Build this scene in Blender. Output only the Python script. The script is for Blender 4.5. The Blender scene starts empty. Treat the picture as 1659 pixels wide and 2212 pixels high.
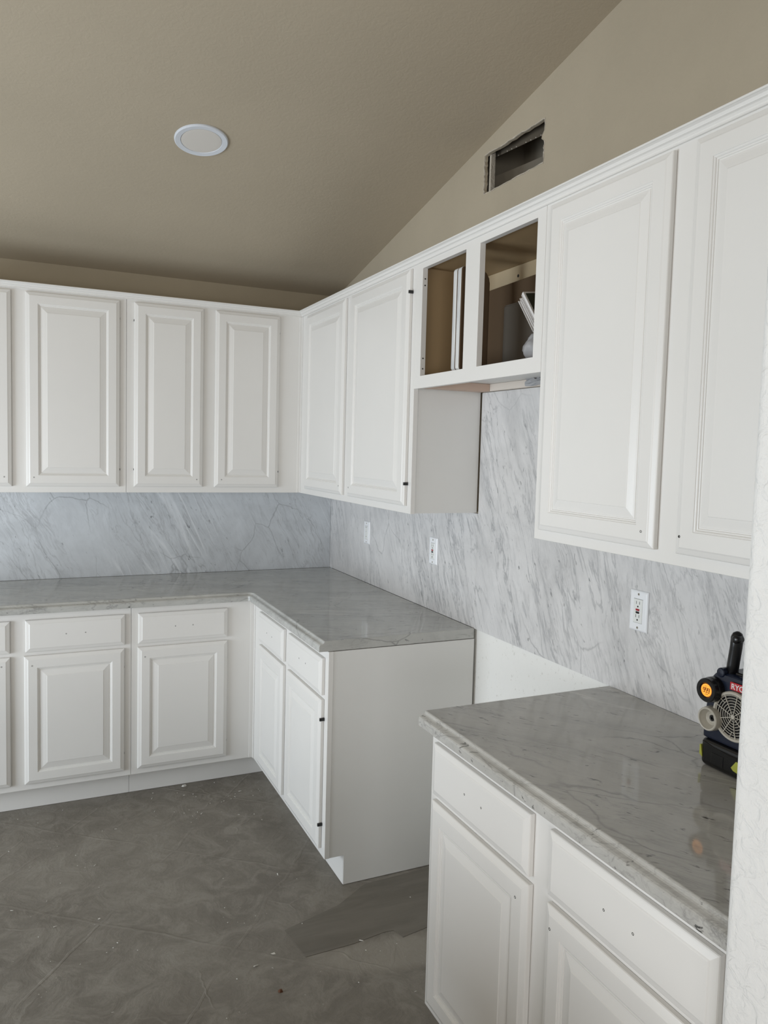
import bpy, bmesh, math, random
from mathutils import Vector, Matrix
random.seed(7)
SC = bpy.context.scene
COL = SC.collection

# ---------------------------------------------------------------- camera
W, H = 1659.0, 2212.0
CX, CY, CZ = -1.5538, -4.0843, 1.5935
YAW, PITCH, ROLL = -0.4340, -0.0696, 0.0266
FPX, PPX, PPY = 1650.08, 831.26, 1087.39
cam = bpy.data.cameras.new('camera'); camo = bpy.data.objects.new('camera', cam); COL.objects.link(camo)
fwd = Vector((math.cos(PITCH)*-math.sin(YAW), math.cos(PITCH)*math.cos(YAW), math.sin(PITCH)))
r0 = Vector((math.cos(YAW), math.sin(YAW), 0)); u0 = r0.cross(fwd)
rt = math.cos(ROLL)*r0 + math.sin(ROLL)*u0; up = -math.sin(ROLL)*r0 + math.cos(ROLL)*u0
m = Matrix((rt, up, -fwd)).transposed().to_4x4(); m.translation = (CX, CY, CZ)
camo.matrix_world = m
cam.sensor_fit = 'AUTO'; cam.sensor_width = 36.0
cam.lens = FPX/H*36.0
cam.shift_x = (W/2-PPX)/H; cam.shift_y = (PPY-H/2)/H
cam.clip_start = 0.02
SC.camera = camo

# ---------------------------------------------------------------- world, light, exposure
wd = bpy.data.worlds.new('sky'); SC.world = wd; wd.use_nodes = True
bg = wd.node_tree.nodes['Background']; bg.inputs[0].default_value = (0.62, 0.78, 1.0, 1); bg.inputs[1].default_value = 0.4
SC.view_settings.view_transform = 'Standard'; SC.view_settings.look = 'None'
SC.view_settings.gamma = 1.0; SC.view_settings.use_curve_mapping = False
SC.view_settings.exposure = 0.0
SC.cycles.use_denoising = True
SC.cycles.max_bounces = 10; SC.cycles.diffuse_bounces = 6

def area(name, loc, target, sx, sy, power, color):
    l = bpy.data.lights.new(name, 'AREA'); l.shape = 'RECTANGLE'; l.size = sx; l.size_y = sy
    l.energy = power; l.color = color
    o = bpy.data.objects.new(name, l); COL.objects.link(o); o.location = loc
    o.rotation_euler = (Vector(target)-Vector(loc)).to_track_quat('-Z', 'Y').to_euler()
    return o
# daylight entering by the windows (left side wall and the glazed opening behind the camera)
XL, YF = -4.3, -7.6
area('window_daylight_left', (XL+.03, -4.6, 1.48), (0, -4.6, 1.48), 2.2, 1.1, 41, (1.0, 0.975, 0.94))
area('window_daylight_nook', (XL+.03, -1.85, .88), (0, -1.85, .88), 1.7, 1.5, 94, (0.83, 0.92, 1.0))
area('window_daylight_front', (-3.0, YF+.03, 1.15), (-3.0, 0, 1.15), 2.0, 1.8, 78, (0.98, 0.98, 0.98))

# ---------------------------------------------------------------- measures (metres)
UD, UB, UT = .288, 1.3605, 2.262           # upper cabinets: face depth, bottom, top of face
Y1, Y2, ZH = 1.5787, 2.3435, 1.8185        # hood cabinet limits along the right wall, its bottom
CD, BD, TK, BB = .637, .602, .0755, .1135  # counter depth, base face depth, toe recess, toe height
CT, CH = .914, .038
Y3, Y4, YE = 1.5885, 2.3515, 1.5933
H0, SL = 2.4498, .2072
YS = 3.335                                  # stub wall
DT = .019

# ---------------------------------------------------------------- material helpers
def mat(name, rgb, rough=.5, metal=0., spec=.5):
    m = bpy.data.materials.new(name); m.use_nodes = True
    b = m.node_tree.nodes['Principled BSDF']
    b.inputs['Base Color'].default_value = (*rgb, 1); b.inputs['Roughness'].default_value = rough
    b.inputs['Metallic'].default_value = metal; b.inputs['Specular IOR Level'].default_value = spec
    return m
class NT:
    def __init__(s, m): s.t = m.node_tree; s.b = s.t.nodes['Principled BSDF']
    def n(s, typ, **kw):
        nd = s.t.nodes.new(typ)
        for k, v in kw.items():
            if k in nd.inputs: nd.inputs[k].default_value = v
            else: setattr(nd, k, v)
        return nd
    def l(s, a, b): s.t.links.new(a, b)
    def coord(s, rot=(0,0,0), scale=(1,1,1), loc=(0,0,0)):
        c = s.n('ShaderNodeTexCoord'); mp = s.n('ShaderNodeMapping')
        mp.inputs['Rotation'].default_value = rot; mp.inputs['Scale'].default_value = scale; mp.inputs['Location'].default_value = loc
        s.l(c.outputs['Object'], mp.inputs[0]); return mp.outputs[0]
    def noise(s, vec, scale, detail=4, rough=.5, dist=0.):
        nd = s.n('ShaderNodeTexNoise'); nd.inputs['Scale'].default_value = scale; nd.inputs['Detail'].default_value = detail
        nd.inputs['Roughness'].default_value = rough; nd.inputs['Distortion'].default_value = dist
        s.l(vec, nd.inputs['Vector']); return nd.outputs[0]
    def ramp(s, fac, stops):
        r = s.n('ShaderNodeValToRGB'); e = r.color_ramp.elements
        while len(e) < len(stops): e.new(.5)
        for i, (p, c) in enumerate(stops):
            e[i].position = p; e[i].color = (c, c, c, 1) if isinstance(c, (int, float)) else (*c, 1)
        s.l(fac, r.inputs[0]); return r.outputs[0]
    def mix(s, fac, a, b, mode='MIX'):
        x = s.n('ShaderNodeMix', data_type='RGBA', blend_type=mode)
        for sock, v in ((x.inputs[0], fac), (x.inputs[6], a), (x.inputs[7], b)):
            if isinstance(v, bpy.types.NodeSocket): s.l(v, sock)
            elif isinstance(v, (int, float)): sock.default_value = v
            else: sock.default_value = (*v, 1)
        return x.outputs[2]
    def math(s, op, a, b=0.):
        x = s.n('ShaderNodeMath', operation=op)
        for i, v in enumerate((a, b)):
            if isinstance(v, bpy.types.NodeSocket): s.l(v, x.inputs[i])
            else: x.inputs[i].default_value = v
        return x.outputs[0]
    def bump(s, h, strength, dist=.002):
        b = s.n('ShaderNodeBump'); b.inputs['Strength'].default_value = strength; b.inputs['Distance'].default_value = dist
        s.l(h, b.inputs['Height']); s.l(b.outputs[0], s.b.inputs['Normal'])
    def color(s, c): s.l(c, s.b.inputs['Base Color'])

def m_paint(name, rgb, rough):
    m = mat(name, rgb, rough); t = NT(m); v = t.coord()
    n1 = t.noise(v, 3, 3)
    t.color(t.mix(t.ramp(n1, [(.3, 0), (.7, 1)]), tuple(c*.975 for c in rgb), rgb))
    vv = t.coord(scale=(1, 1, .25)); n2 = t.noise(vv, 260, 3, .6)
    t.bump(n2, .12, .0006); return m
M_WHITE = m_paint('white_cabinet_paint', (.75, .735, .71), .34)
M_SIDE = m_paint('white_side_panel_paint', (.73, .725, .705), .42)

def m_plaster(name, rgb, scale, strength, dist, blot=0.05):
    m = mat(name, rgb, .85, 0, .25); t = NT(m); v = t.coord()
    a = t.noise(v, scale, 5, .6); b = t.noise(v, scale*.33, 4, .55, .8)
    c = t.ramp(b, [(.42, 0), (.58, 1)])
    h = t.math('ADD', t.math('MULTIPLY', a, .6), t.math('MULTIPLY', c, .5))
    big = t.noise(v, 1.7, 4, .6)
    t.color(t.mix(t.ramp(big, [(.35, 0), (.65, 1)]), tuple(x*(1-blot) for x in rgb), rgb))
    t.bump(h, strength, dist); return m
BEIGE = (.44, .385, .295)
M_CEIL = m_plaster('beige_ceiling_plaster', (.44, .38, .29), 150, .22, .0015)
M_WALL = m_plaster('beige_wall_plaster', (.40, .345, .255), 90, .25, .0015, .08)
M_STUB = m_plaster('white_knockdown_plaster', (.73, .725, .71), 110, 1.0, .0022, .03)

# right wall: beige above, white paint below counter height
def m_wall_right():
    m = m_plaster('right_wall_paint', BEIGE, 90, .25, .0015, .08); t = NT(m)
    src = t.b.inputs['Base Color'].links[0].from_socket
    geo = t.n('ShaderNodeNewGeometry'); sp = t.n('ShaderNodeSeparateXYZ'); t.l(geo.outputs['Position'], sp.inputs[0])
    f = t.math('LESS_THAN', sp.outputs[2], 1.1)
    nz = t.noise(t.coord(), 55, 5, .7)
    w = t.mix(t.ramp(nz, [(.60, 0), (.70, 1)]), (.80, .79, .76), (.62, .60, .56))
    t.color(t.mix(f, src, w)); return m
M_WALLR = m_wall_right()

def m_marble(name, base, dark, rot, rough, seed, streak=1.0, light=None, fleck=0.):
    """rot: rotation that lays the vein direction along local X"""
    m = mat(name, base, rough); t = NT(m)
    v = t.coord(rot, (1, 1, 1), (seed, seed*.7, seed*1.3))
    def sc(a, b, c):
        mp = t.n('ShaderNodeMapping'); mp.inputs['Scale'].default_value = (a, b, c); t.l(v, mp.inputs[0]); return mp.outputs[0]
    # warp the coordinates a little so that the streaks wander
    wn = t.n('ShaderNodeTexNoise'); wn.inputs['Scale'].default_value = 2.4; wn.inputs['Detail'].default_value = 3; t.l(v, wn.inputs['Vector'])
    wm = t.n('ShaderNodeMix', data_type='VECTOR'); wm.inputs[0].default_value = .10; t.l(v, wm.inputs[4]); t.l(wn.outputs['Color'], wm.inputs[5])
    def scw(a, b, c):
        mp = t.n('ShaderNodeMapping'); mp.inputs['Scale'].default_value = (a, b, c); t.l(wm.outputs[1], mp.inputs[0]); return mp.outputs[0]
    st = t.noise(scw(1.7, 8, 8), 1.0, 8, .70, .3)            # soft streak bands
    st2 = t.noise(scw(8, 62, 62), 1.0, 6, .62, .8)          # thin dashes inside the bands
    st3 = t.noise(scw(26, 85, 85), 1.0, 4, .55, .6)          # short flecks
    mask = t.ramp(t.noise(scw(1.0, 3.6, 3.6), 1.0, 4, .55), [(.44, 0), (.60, 1)])
    cloud = t.noise(v, 4.5, 7, .68, .6)
    c = t.mix(t.ramp(cloud, [(.32, 0), (.68, 1)]), tuple(x*.88 for x in base), tuple(min(1, x*1.08) for x in base))
    f1 = t.math('MULTIPLY', t.ramp(st, [(.48, 0), (.70, 1)]), .26*streak)
    c = t.mix(f1, c, dark)
    def thread(a, b_, w, det, gate, amt, seedv):
        global_n = t.noise(scw(a, b_, b_), 1.0, det, .62, seedv)
        rd = t.math('ABSOLUTE', t.math('SUBTRACT', global_n, .5))
        return t.math('MULTIPLY', t.math('MULTIPLY', t.ramp(rd, [(0, 1), (w, 0)]), gate), amt)
    gate2 = t.ramp(t.noise(scw(2.2, 9, 9), 1.0, 4, .6), [(.47, 0), (.62, 1)])
    c = t.mix(thread(2.0, 13, .022, 7, mask, .50*streak, .5), c, dark)
    c = t.mix(thread(3.4, 30, .030, 6, gate2, .42*streak, .9), c, tuple(x*.9 for x in dark))
    f2 = t.math('MULTIPLY', t.ramp(st2, [(.53, 0), (.66, 1)]), t.math('ADD', t.math('MULTIPLY', mask, .24*streak), .02))
    c = t.mix(f2, c, tuple(x*.75 for x in dark))
    f3 = t.math('MULTIPLY', t.ramp(st3, [(.655-.05*fleck, 0), (.72-.05*fleck, 1)]), t.math('ADD', t.math('MULTIPLY', mask, .45), .30+fleck))
    c = t.mix(f3, c, tuple(x*.45 for x in dark))
    # wandering hair veins
    dv = t.n('ShaderNodeMix', data_type='VECTOR'); dv.inputs[0].default_value = .13
    nz = t.n('ShaderNodeTexNoise'); nz.inputs['Scale'].default_value = 3.2; nz.inputs['Detail'].default_value = 5; t.l(v, nz.inputs['Vector'])
    t.l(sc(.7, 1.3, 1.3), dv.inputs[4]); t.l(nz.outputs['Color'], dv.inputs[5])
    vo = t.n('ShaderNodeTexVoronoi', feature='DISTANCE_TO_EDGE'); vo.inputs['Scale'].default_value = 4.0; t.l(dv.outputs[1], vo.inputs['Vector'])
    hv = t.ramp(vo.outputs['Distance'], [(0.0, 1), (.010, 0)])
    hm = t.ramp(t.noise(v, 3.1, 3), [(.47, 0), (.60, 1)])
    c = t.mix(t.math('MULTIPLY', t.math('MULTIPLY', hv, hm), .50), c, tuple(x*.6 for x in dark))
    if light:
        lw = t.noise(sc(.8, 5.5, 5.5), 1.0, 3, .5, .4)
        lf = t.math('MULTIPLY', t.ramp(lw, [(.488, 0), (.50, 1), (.512, 0)]), t.ramp(t.noise(v, 2.3, 2), [(.5, 0), (.6, 1)]))
        c = t.mix(t.math('MULTIPLY', lf, .65), c, light)
    t.color(c); return m
R = math.radians
SB, SD = (.655, .645, .64), (.25, .255, .265)
# right wall slabs lie in the YZ plane: rotate about X; back slab in XZ: about Y; counters in XY: about Z
M_SLAB_R = m_marble('honed_marble_right', SB, SD, (R(-66), 0, 0), .32, 3.1, 1.15)
M_SLAB_B = m_marble('honed_marble_back', (.56, .585, .61), SD, (0, R(-66), 0), .32, 9.4, .85, (.72, .74, .76))
M_TOP_L = m_marble('polished_marble_corner', (.46, .46, .44), (.15, .152, .15), (0, 0, R(-22)), .06, 5.7, .95, (.64, .63, .60), .25)
M_TOP_N = m_marble('polished_marble_near', (.46, .45, .425), (.14, .14, .135), (0, 0, R(-36)), .07, 14.2, .85, (.64, .63, .60), .35)

def m_swizzle(m, order):
    """re-orders object coordinates so the slab plane becomes local XY before the rotation about Z"""
    t = m.node_tree
    for n in [x for x in t.nodes if x.type == 'MAPPING']:
        lk = n.inputs[0].links
        if lk and lk[0].from_node.type == 'TEX_COORD':
            src = lk[0].from_socket; t.links.remove(lk[0])
            sp = t.nodes.new('ShaderNodeSeparateXYZ'); cb = t.nodes.new('ShaderNodeCombineXYZ'); t.links.new(src, sp.inputs[0])
            for i, k in enumerate(order):
                sgn, ax = (-1, k[1]) if k[0] == '-' else (1, k[0])
                o = sp.outputs['XYZ'.index(ax)]
                if sgn < 0:
                    mm = t.nodes.new('ShaderNodeMath'); mm.operation = 'MULTIPLY'; mm.inputs[1].default_value = -1; t.links.new(o, mm.inputs[0]); o = mm.outputs[0]
                t.links.new(o, cb.inputs[i])
            t.links.new(cb.outputs[0], n.inputs[0])
            rr = n.inputs['Rotation'].default_value; ang = rr[0]+rr[1]+rr[2]
            n.inputs['Rotation'].default_value = (0, 0, -ang)
m_swizzle(M_SLAB_R, ['-Y', 'Z', 'X'])     # local x = along the wall towards the camera, y = up
m_swizzle(M_SLAB_B, ['X', 'Z', 'Y'])
m_swizzle(M_TOP_L, ['X', 'Y', 'Z'])
m_swizzle(M_TOP_N, ['-Y', '-X', 'Z'])

def m_floor():
    m = mat('bare_concrete', (.2, .18, .16), .62, 0, .35); t = NT(m); v = t.coord()
    a = t.noise(v, 2.3, 8, .65, .4); b = t.noise(v, 9, 8, .7, 1.2); fine = t.noise(v, 60, 5, .7)
    c = t.mix(t.ramp(a, [(.3, 0), (.7, 1)]), (.150, .133, .112), (.245, .224, .193))
    c = t.mix(t.math('MULTIPLY', t.ramp(b, [(.44, 0), (.62, 1)]), .60), c, (.30, .278, .242))
    c = t.mix(t.math('MULTIPLY', t.ramp(fine, [(.5, 0), (.8, 1)]), .4), c, (.12, .105, .085))
    # ghost lines of the removed tiles, laid on the diagonal
    br = t.n('ShaderNodeTexBrick'); br.offset = 0
    br.inputs['Scale'].default_value = 1; br.inputs['Brick Width'].default_value = .46; br.inputs['Row Height'].default_value = .46
    br.inputs['Mortar Size'].default_value = .006; br.inputs['Mortar Smooth'].default_value = .6
    wv = t.n('ShaderNodeMix', data_type='VECTOR'); wv.inputs[0].default_value = .05
    nz = t.n('ShaderNodeTexNoise'); nz.inputs['Scale'].default_value = 5; nz.inputs['Detail'].default_value = 5
    rv = t.coord((0, 0, R(38)), loc=(.12, .05, 0)); t.l(rv, nz.inputs['Vector']); t.l(rv, wv.inputs[4]); t.l(nz.outputs['Color'], wv.inputs[5])
    t.l(wv.outputs[1], br.inputs['Vector'])
    lm = t.math('MULTIPLY', br.outputs['Fac'], t.ramp(t.noise(v, 4, 4), [(.4, 0), (.6, 1)]))
    c = t.mix(t.math('MULTIPLY', lm, .16), c, (.32, .30, .26))
    # hairline trowel scratches
    vo = t.n('ShaderNodeTexVoronoi', feature='DISTANCE_TO_EDGE'); vo.inputs['Scale'].default_value = 3.0
    wv2 = t.n('ShaderNodeMix', data_type='VECTOR'); wv2.inputs[0].default_value = .25; nz2 = t.n('ShaderNodeTexNoise'); nz2.inputs['Scale'].default_value = 2.5; nz2.inputs['Detail'].default_value = 4
    t.l(v, nz2.inputs['Vector']); t.l(v, wv2.inputs[4]); t.l(nz2.outputs['Color'], wv2.inputs[5]); t.l(wv2.outputs[1], vo.inputs['Vector'])
    sc_ = t.math('MULTIPLY', t.ramp(vo.outputs['Distance'], [(0, 1), (.014, 0)]), t.ramp(t.noise(v, 3.3, 3), [(.48, 0), (.58, 1)]))
    c = t.mix(t.math('MULTIPLY', sc_, .16), c, (.34, .32, .28))
    # pale soft-edged band beside the skim-coat patch
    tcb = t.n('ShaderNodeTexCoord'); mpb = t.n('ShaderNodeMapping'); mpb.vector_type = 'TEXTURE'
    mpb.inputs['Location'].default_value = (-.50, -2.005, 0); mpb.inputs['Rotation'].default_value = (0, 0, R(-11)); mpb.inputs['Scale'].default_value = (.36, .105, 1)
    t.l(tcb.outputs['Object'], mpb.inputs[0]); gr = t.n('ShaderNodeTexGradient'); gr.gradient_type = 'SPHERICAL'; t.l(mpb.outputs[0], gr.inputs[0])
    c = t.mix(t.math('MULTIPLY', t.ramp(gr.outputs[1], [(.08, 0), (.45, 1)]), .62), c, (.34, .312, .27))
    # white specks of paint and plaster dust
    sp = t.n('ShaderNodeTexVoronoi', feature='F1'); sp.inputs['Scale'].default_value = 38; t.l(v, sp.inputs['Vector'])
    spk = t.math('MULTIPLY', t.ramp(sp.outputs['Distance'], [(.05, 1), (.09, 0)]), t.ramp(t.noise(v, 7, 2), [(.54, 0), (.60, 1)]))
    c = t.mix(t.math('MULTIPLY', spk, .55), c, (.55, .53, .48))
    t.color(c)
    h = t.math('ADD', t.math('MULTIPLY', b, .8), t.math('ADD', t.math('MULTIPLY', fine, .18), t.math('ADD', t.math('MULTIPLY', lm, .30), t.math('MULTIPLY', sc_, .25))))
    t.bump(h, .9, .005); return m
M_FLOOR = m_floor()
def m_patch(name, c1, c2):
    m = mat(name, c1, .6, 0, .35); t = NT(m); v = t.coord((0, 0, R(25)), (1, 6, 1))
    t.color(t.mix(t.ramp(t.noise(v, 3, 6, .6, .6), [(.35, 0), (.7, 1)]), c1, c2)); t.bump(t.noise(v, 14, 5), .2, .001); return m
M_PATCH = m_patch('smooth_skim_coat', (.15, .135, .113), (.20, .182, .155))

M_TAN = m_paint('tan_cabinet_lining', (.36, .255, .14), .5)
M_TAN2 = m_paint('cream_cabinet_back', (.50, .40, .26), .5)
M_CARD = m_plaster('brown_cardboard', (.30, .19, .10), 40, .1, .0005)
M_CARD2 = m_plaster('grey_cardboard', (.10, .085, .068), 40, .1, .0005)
M_PAPER = mat('white_paper', (.66, .64, .63), .7)
M_BAG = mat('pale_plastic_bag', (.34, .34, .35), .35)
M_SCREEN = mat('dark_green_cover', (.022, .03, .022), .35)
M_BLACK = mat('black_steel', (.012, .012, .012), .4)
M_HOLE = mat('dark_screw_hole', (.03, .028, .025), .9)
M_PLASTIC = mat('white_plastic', (.82, .83, .85), .3)
M_PLASTIC2 = mat('ivory_plastic', (.76, .77, .75), .35)
M_RED = mat('red_button', (.33, .008, .02), .4)
M_RING = mat('white_lamp_ring', (.62, .65, .70), .4)
M_LENS = mat('frosted_lamp_lens', (.62, .59, .55), .5)
M_WOOD = m_paint('bare_wood_cleat', (.56, .42, .34), .7)
M_GYP = m_plaster('torn_gypsum', (.55, .50, .42), 200, .8, .003, .2)
M_DUCT = m_plaster('dusty_sheet_metal', (.30, .26, .20), 25, .2, .002, .25)
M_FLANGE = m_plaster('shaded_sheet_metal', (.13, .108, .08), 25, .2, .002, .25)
M_DUCTD = mat('dark_gap', (.05, .04, .03), .9)
M_BLUE = mat('navy_plastic', (.004, .008, .022), .3)
M_BLK = mat('black_plastic', (.004, .004, .0045), .28)
M_GREY = mat('warm_grey_plastic', (.42, .39, .33), .4)
M_LABEL = mat('red_label', (.42, .012, .02), .4)
M_LIME = mat('lime_plastic', (.34, .35, .05), .4)
M_ORANGE = mat('amber_display', (.9, .35, .03), .4)
_b = M_ORANGE.node_tree.nodes['Principled BSDF']; _b.inputs['Emission Color'].default_value = (1, .30, .03, 1); _b.inputs['Emission Strength'].default_value = .75
M_LEAF = mat('dry_leaf', (.13, .055, .025), .8)
M_DUST = mat('plaster_chip', (.62, .60, .56), .8)

# ---------------------------------------------------------------- geometry helpers
class MB:
    def __init__(s): s.bm = bmesh.new()
    def face(s, pts):
        vs = [s.bm.verts.new(p) for p in pts]
        try: return s.bm.faces.new(vs)
        except ValueError: return None
    def box(s, a, b):
        x0, y0, z0 = [min(a[i], b[i]) for i in range(3)]; x1, y1, z1 = [max(a[i], b[i]) for i in range(3)]
        p = [(x0,y0,z0),(x1,y0,z0),(x1,y1,z0),(x0,y1,z0),(x0,y0,z1),(x1,y0,z1),(x1,y1,z1),(x0,y1,z1)]
        v = [s.bm.verts.new(q) for q in p]
        for f in ((0,3,2,1),(4,5,6,7),(0,1,5,4),(1,2,6,5),(2,3,7,6),(3,0,4,7)): s.bm.faces.new([v[i] for i in f])
        return s
    def loops(s, rings, cap0=True, cap1=True, closed=True):
        vr = [[s.bm.verts.new(p) for p in r] for r in rings]; n = len(vr[0])
        for a, b in zip(vr, vr[1:]):
            for i in range(n if closed else n-1):
                j = (i+1) % n; s.bm.faces.new((a[i], a[j], b[j], b[i]))
        if cap0: s.bm.faces.new(vr[0])
        if cap1: s.bm.faces.new(vr[-1])
        return s
    def prism(s, pts, vec):
        v = Vector(vec); return s.loops([[Vector(p) for p in pts], [Vector(p)+v for p in pts]])
    def lathe(s, c, ax, prof, n=32, cap0=True, cap1=True):
        ax = Vector(ax).normalized(); a = ax.orthogonal().normalized(); b = ax.cross(a); c = Vector(c)
        return s.loops([[c+ax*h+(a*math.cos(2*math.pi*i/n)+b*math.sin(2*math.pi*i/n))*max(r, 1e-5) for i in range(n)] for r, h in prof], cap0, cap1)
    def tube(s, pts, r, n=8):
        rings = []
        pts = [Vector(p) for p in pts]
        for i, p in enumerate(pts):
            d = (pts[min(i+1, len(pts)-1)]-pts[max(i-1, 0)]).normalized()
            a = d.orthogonal().normalized() if i == 0 else (a-d*a.dot(d)).normalized(); b = d.cross(a)
            rr = r[i] if isinstance(r, (list, tuple)) else r
            rings.append([p+(a*math.cos(2*math.pi*k/n)+b*math.sin(2*math.pi*k/n))*rr for k in range(n)])
        return s.loops(rings)

def wloc(o):
    v = Vector((0, 0, 0))
    while o: v += Vector(o.location); o = o.parent
    return v
def build(name, mb, m, parent=None, origin=None, bevel=0, smooth=False, kind=None, segs=2):
    bm = mb.bm if isinstance(mb, MB) else mb
    bmesh.ops.remove_doubles(bm, verts=bm.verts, dist=1e-6)
    bmesh.ops.recalc_face_normals(bm, faces=bm.faces)
    base = wloc(parent)
    org = Vector(origin) if origin is not None else base
    for v in bm.verts: v.co -= org
    me = bpy.data.meshes.new(name); bm.to_mesh(me); bm.free()
    for p in me.polygons: p.use_smooth = smooth
    me.materials.append(m)
    o = bpy.data.objects.new(name, me); COL.objects.link(o)
    o.parent = parent; o.location = org-base
    if bevel:
        bv = o.modifiers.new('bevel', 'BEVEL'); bv.width = bevel; bv.segments = segs; bv.limit_method = 'ANGLE'; bv.angle_limit = R(35)
    if kind: o['kind'] = kind
    return o
def thing(name, loc, label, cat, group=None):
    o = bpy.data.objects.new(name, None); COL.objects.link(o); o.location = loc; o.empty_display_size = .05
    o['label'] = label; o['category'] = cat
    if group: o['group'] = group
    return o
def tag(o, label, cat, group=None):
    o['label'] = label; o['category'] = cat
    if group: o['group'] = group
    return o
def back(s, d, z): return Vector((-s, -d, z))      # run along the back wall: s from the corner, d out of the wall
def right(s, d, z): return Vector((-d, -s, z))     # run along the right wall
def fbox(mb, F, a, b):
    return mb.box(F(*a), F(*b))

# ---------------------------------------------------------------- setting
def setting():
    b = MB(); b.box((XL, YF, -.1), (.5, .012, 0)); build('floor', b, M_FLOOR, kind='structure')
    b = MB(); b.box((XL, .012, 0), (.012, .13, H0)); build('wall_back', b, M_WALL, kind='structure')
    # right wall: gable with the hole of the duct, ragged where the plaster was cut
    h1, h2, z1, z2 = 1.5258, 1.900, 2.5720, 2.7150
    b = MB(); x = .012; th = .014
    ridge = 4.7; cz = lambda s: H0+SL*min(s, ridge)-SL*max(0, s-ridge)
    rnd = random.Random(3)
    def edge(p, q, n, j):
        out = []
        for i in range(n):
            t = i/n; k = 0 if i == 0 else 1
            out.append((p[0]+(q[0]-p[0])*t+k*rnd.uniform(-j, j), p[1]+(q[1]-p[1])*t+k*rnd.uniform(-j, j)))
        return out
    n = 14; jt = .0035
    hb = edge((h1, z1), (h2, z1), n, jt*.4); hr = edge((h2, z1), (h2, z2), n, jt); ht = edge((h2, z2), (h1, z2), n, jt*.6); hl = edge((h1, z2), (h1, z1), n, jt)
    hr[8] = (hr[8][0]-.014, hr[8][1]); hr[9] = (hr[9][0]-.010, hr[9][1])
    P = lambda s, z, xx=x: (xx, -s, z)
    SE = -YF
    def fill(hole, c0, c1):   # quad strip between a hole side and the outer side
        m_ = len(hole)-1
        for i in range(m_):
            t0, t1 = i/m_, (i+1)/m_
            a = (c0[0]+(c1[0]-c0[0])*t0, c0[1]+(c1[1]-c0[1])*t0); d = (c0[0]+(c1[0]-c0[0])*t1, c0[1]+(c1[1]-c0[1])*t1)
            b.face([P(*hole[i]), P(*hole[i+1]), P(*d), P(*a)])
    fill(hb+[(h2, z1)], (0, 0), (SE, 0))
    fill(hr+[(h2, z2)], (SE, 0), (SE, cz(SE)))
    b.face([P(h2, z2), P(SE, cz(SE)), P(ridge, cz(ridge))]); b.face([P(h2, z2), P(ridge, cz(ridge)), P(2.4, cz(2.4))])
    fill(ht+[(h1, z2)], (2.4, cz(2.4)), (1.4, cz(1.4))); b.face([P(h1, z2), P(1.4, cz(1.4)), P(0, cz(0))])
    fill(hl+[(h1, z1)], (0, cz(0)), (0, 0))
    loop = hb+hr+ht+hl
    for i in range(len(loop)):
        p, q = loop[i], loop[(i+1) % len(loop)]
        b.face([P(*p), P(*q), P(*q, x+th), P(*p, x+th)])
    wr = build('wall_right', b, M_WALLR, kind='structure')
    b = MB()     # torn plaster lip round the hole
    for i in range(len(loop)):
        p = Vector((loop[i][0], loop[i][1])); q = Vector((loop[(i+1) % len(loop)][0], loop[(i+1) % len(loop)][1]))
        c = Vector(((h1+h2)/2, (z1+z2)/2)); mid = (p+q)/2
        w = rnd.uniform(.0012, .0042)
        side = 0 if abs(mid.x-h1) < .01 or abs(mid.x-h2) < .01 else 1
        o = Vector((math.copysign(w, mid.x-c.x), 0)) if side == 0 else Vector((0, math.copysign(w, mid.y-c.y)))
        pts = [p-o*.3, q-o*.3, q+o, p+o*rnd.uniform(.2, 1)]
        b.loops([[(x-.0012-rnd.uniform(0, .001), -a.x, a.y) for a in pts], [(x+.004, -a.x, a.y) for a in pts]])
    build('torn_edge', b, M_GYP, wr)
    # sheet-metal duct stub behind the hole
    d = thing('air_duct', (.12, -1.71, 2.56), 'dusty sheet metal duct seen through the rough hole cut in the beige wall', 'duct')
    b = MB(); y0, y1_, za, zb = -1.42, -2.02, 2.50, 2.86; x0, x1 = x+th, .26
    b.face([(x1, y0, za), (x1, y1_, za), (x1, y1_, zb), (x1, y0, zb)])
    b.face([(x0, y0, za), (x1, y0, za), (x1, y0, zb), (x0, y0, zb)])
    b.face([(x0, y1_, za), (x1, y1_, za), (x1, y1_, zb), (x0, y1_, zb)])
    b.face([(x0, y0, za), (x1, y0, za), (x1, y1_, za), (x0, y1_, za)])
    b.face([(x0, y0, zb), (x1, y0, zb), (x1, y1_, zb), (x0, y1_, zb)])
    build('duct_shell', b, M_DUCT, d)
    b = MB(); ring = []   # pressed metal cone turning up to the left
    for k in range(9):
        t = k/8; ring.append([(x0+.03+.19*t, y0-.005-.18*t*t+.0*t, za+.001), (x0+.03+.19*t, y0-.005-.18*t*t, za+.16+.08*t)])
    b.loops(ring, False, False, closed=False); build('curved_baffle', b, M_DUCT, d, smooth=True)
    b = MB(); b.box((x0+.002, -1.535, 2.56), (x0+.02, -1.546, 2.73)); build('wooden_batten', b, M_GYP, d)
    b = MB(); b.prism([(.0700, -1.43, 2.732), (.0700, -2.01, 2.688), (.0700, -2.01, 2.85), (.0700, -1.43, 2.85)], (.001, 0, 0)); fl = build('riveted_flange', b, M_FLANGE, d)
    for k in range(12):
        if k in (3, 7): continue
        b = MB(); yy = -1.470-.0300*k
        b.lathe((.0698, yy, 2.7345-.0758*(-1.43-yy)), (-1, 0, 0), [(.0026, 0), (.0022, .002), (.0005, .003)], 8); build('rivet', b, M_GREY, fl)
    # ceiling
    zr = cz(ridge); b = MB(); t_ = .1; zq = H0-SL*.012
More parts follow.
